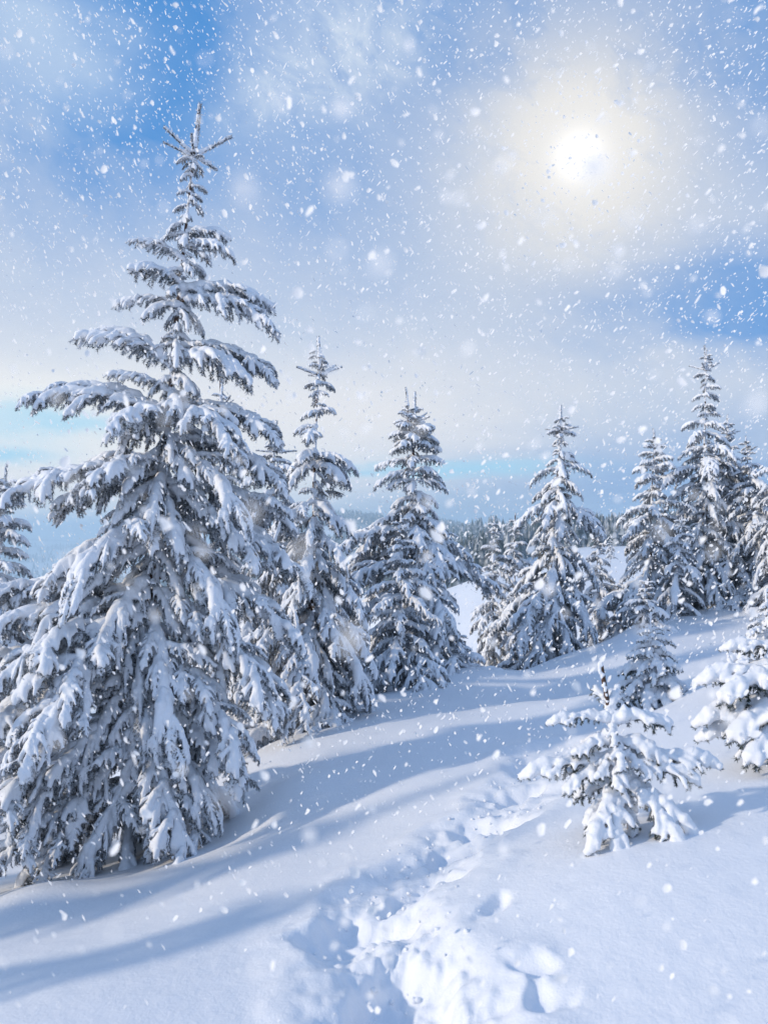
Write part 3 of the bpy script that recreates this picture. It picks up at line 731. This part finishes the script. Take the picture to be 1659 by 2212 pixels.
nn = noise(t, t.nodes.new('ShaderNodeTexCoord').outputs['Object'], .35, 3)
t.links.new(mixc(t, ((nn - .45) * 5).sat(), (0.04, 0.06, 0.06), (0.46, 0.49, 0.53)).s, b_.inputs['Base Color']); b_.inputs['Roughness'].default_value = .9
forest('distant_forest', 'blue grey spruce forest along the far edge of the snow field', [(9, 24, 270, 380, 1500), (22, 32, 240, 400, 900), (2.2, 9.2, 185, 300, 900), (-14, 2, 330, 560, 2200)], 5, 8.5)
forest('valley_forest', 'dark forest filling the valley between the tallest spruce and the hills', [(-30, -8, 480, 1500, 4200), (-14, 9, 900, 1300, 3600), (4, 16, 600, 1000, 1600)], 6, 13)
forest('hilltop_forest', 'hazy forest on the far ridge', [(-9, -0, 1500, 2300, 2000), (-1, 9, 1500, 2400, 1600), (-30, -9, 1800, 4200, 2000)], 7, 17)
# one small tree standing alone out on the snow field
spruce('tiny lone spruce out on the open snow field beyond the meadow edge spruce', (1319, 1165), (1318, 1205), 62.0, .8, 61, group=None, shoots=2, dens=.8)

# ------------------------------------------------------------------ falling snow
def snowfall():
    rs = np.random.default_rng(77)
    acc = Acc()
    def flakes(n, d0, d1, s0, s1, pw, stretch):
        D = d0 + (d1 - d0) * rs.uniform(0, 1, n) ** pw
        x = rs.uniform(-.62, .62, n) * D; z = rs.uniform(-.72, .78, n) * D
        size = np.exp(rs.uniform(math.log(s0), math.log(s1), n)) * .5
        ok = z > ground_z(x, D) + .28; D, x, z, size = D[ok], x[ok], z[ok], size[ok]; n = len(D)
        # falling in two crossing gusts
        lean = np.where(rs.uniform(0, 1, n) < np.clip(.45 + x / D, .1, .95), rs.normal(38, 9, n), rs.normal(-32, 9, n))
        lean = np.radians(90 - lean * 1.0); 
        lx, lz = np.cos(lean), np.sin(lean)
        u = np.stack([lx, rs.normal(0, .15, n), lz], 1); u /= np.linalg.norm(u, axis=1)[:, None]
        w = np.cross(u, rs.normal(size=(n, 3)) * .55 + np.array([-1.5, -1.3, .6])); w /= np.linalg.norm(w, axis=1)[:, None]
        v = np.cross(u, w)
        st = 1 + (stretch - 1) * rs.uniform(0, 1, n) ** 1.5
        k = 7; a = np.linspace(0, 2 * np.pi, k, endpoint=False)[None, :] + rs.uniform(0, 1, (n, 1))
        rr = rs.uniform(.62, 1.3, (n, k)) * size[:, None]
        C = np.stack([x, D, z], 1)[:, None, :]
        ring = C + (rr * np.cos(a) * st[:, None] ** .7)[..., None] * u[:, None, :] + (rr * np.sin(a) / st[:, None] ** .5)[..., None] * w[:, None, :]
        cap = v[:, None, :] * (size * .35 / st ** .5)[:, None, None]
        Vv = np.concatenate([ring, C + cap], 1).reshape(-1, 3)
        b = np.arange(n)[:, None] * (k + 1); j = np.arange(k)[None, :]; j2 = (j + 1) % k
        T_ = np.stack([b + j, b + j2, b + k + 0 * j], -1).reshape(-1, 3)
        acc.add(Vv, np.zeros((0, 4), int), T_)
    flakes(420, .26, 1.2, .004, .009, .8, 1.2)
    flakes(3600, 1.3, 7, .008, .026, .8, 1.5)
    flakes(13000, 3, 10, .009, .020, .8, 3)
    flakes(20000, 6, 15, .013, .026, 1.0, 3.5)
    flakes(9000, 2, 6, .004, .008, .7, 3.0)
    m, t, b = new_mat('falling_snow'); b.inputs['Base Color'].default_value = (.93, .93, .93, 1); b.inputs['Roughness'].default_value = .6
    tr = t.nodes.new('ShaderNodeBsdfTranslucent'); tr.inputs[0].default_value = (.95, .95, .95, 1)
    mx = t.nodes.new('ShaderNodeMixShader'); mx.inputs[0].default_value = .3
    t.links.new(b.outputs[0], mx.inputs[1]); t.links.new(tr.outputs[0], mx.inputs[2]); t.links.new(mx.outputs[0], t.nodes['Material Output'].inputs[0])
    o = obj('falling_snow', acc.mesh('falling_snow', [m], True)); tag(o, 'snowflakes driving through the air over the whole slope', None, None, 'stuff')
snowfall()

def clods():
    rs = np.random.default_rng(8); acc = Acc()
    t_ = (1 + 5 ** .5) / 2
    I = np.array([(-1, t_, 0), (1, t_, 0), (-1, -t_, 0), (1, -t_, 0), (0, -1, t_), (0, 1, t_), (0, -1, -t_), (0, 1, -t_), (t_, 0, -1), (t_, 0, 1), (-t_, 0, -1), (-t_, 0, 1)]) / 1.9
    FI = np.array([(0, 11, 5), (0, 5, 1), (0, 1, 7), (0, 7, 10), (0, 10, 11), (1, 5, 9), (5, 11, 4), (11, 10, 2), (10, 7, 6), (7, 1, 8), (3, 9, 4), (3, 4, 2), (3, 2, 6), (3, 6, 8), (3, 8, 9), (4, 9, 5), (2, 4, 11), (6, 2, 10), (8, 6, 7), (9, 8, 1)])
    for _ in range(220):
        k = rs.integers(0, len(TR) - 1); u = rs.uniform(); q = TR[k] * (1 - u) + TR[k + 1] * u + rs.normal(size=2) * .16
        r = math.exp(rs.uniform(math.log(.004), math.log(.016)))
        z = float(ground_z(q[0], q[1])[0])
        Vv = I * r * rs.uniform(.65, 1.3, (12, 1)) * [1, 1, .75] + [q[0], q[1], z + r * .2]
        acc.add(Vv, np.zeros((0, 4), int), FI)
    o = obj('snow_clods', acc.mesh('snow_clods', [M_GROUND], True)); tag(o, 'loose lumps of snow kicked up along the trodden trail', None, None, 'stuff')
clods()

# ------------------------------------------------------------------ haze
def haze():
    x0, x1, y0, y1, z0, z1 = -9300, 9300, -9300, 9300, -320, 60
    V = [(x, y, z) for z in (z0, z1) for (x, y) in ((x0, y0), (x1, y0), (x1, y1), (x0, y1))]
    me = bpy.data.meshes.new('haze'); me.from_pydata(V, [], [(0, 3, 2, 1), (4, 5, 6, 7), (0, 1, 5, 4), (1, 2, 6, 5), (2, 3, 7, 6), (3, 0, 4, 7)])
    m = bpy.data.materials.new('haze'); m.use_nodes = True; t = m.node_tree; t.nodes.clear()
    v = t.nodes.new('ShaderNodeVolumePrincipled'); v.inputs['Color'].default_value = (.64, .85, 1, 1); v.inputs['Density'].default_value = .0006; v.inputs['Anisotropy'].default_value = .2
    o_ = t.nodes.new('ShaderNodeOutputMaterial'); t.links.new(v.outputs[0], o_.inputs['Volume']); me.materials.append(m)
    o = obj('haze', me); tag(o, None, None, None, 'stuff')
haze()
n_tri = sum(len(me.loops) - 2 * len(me.polygons) for me in bpy.data.meshes)
print('objects', len(scene.objects), 'unique tris', n_tri)
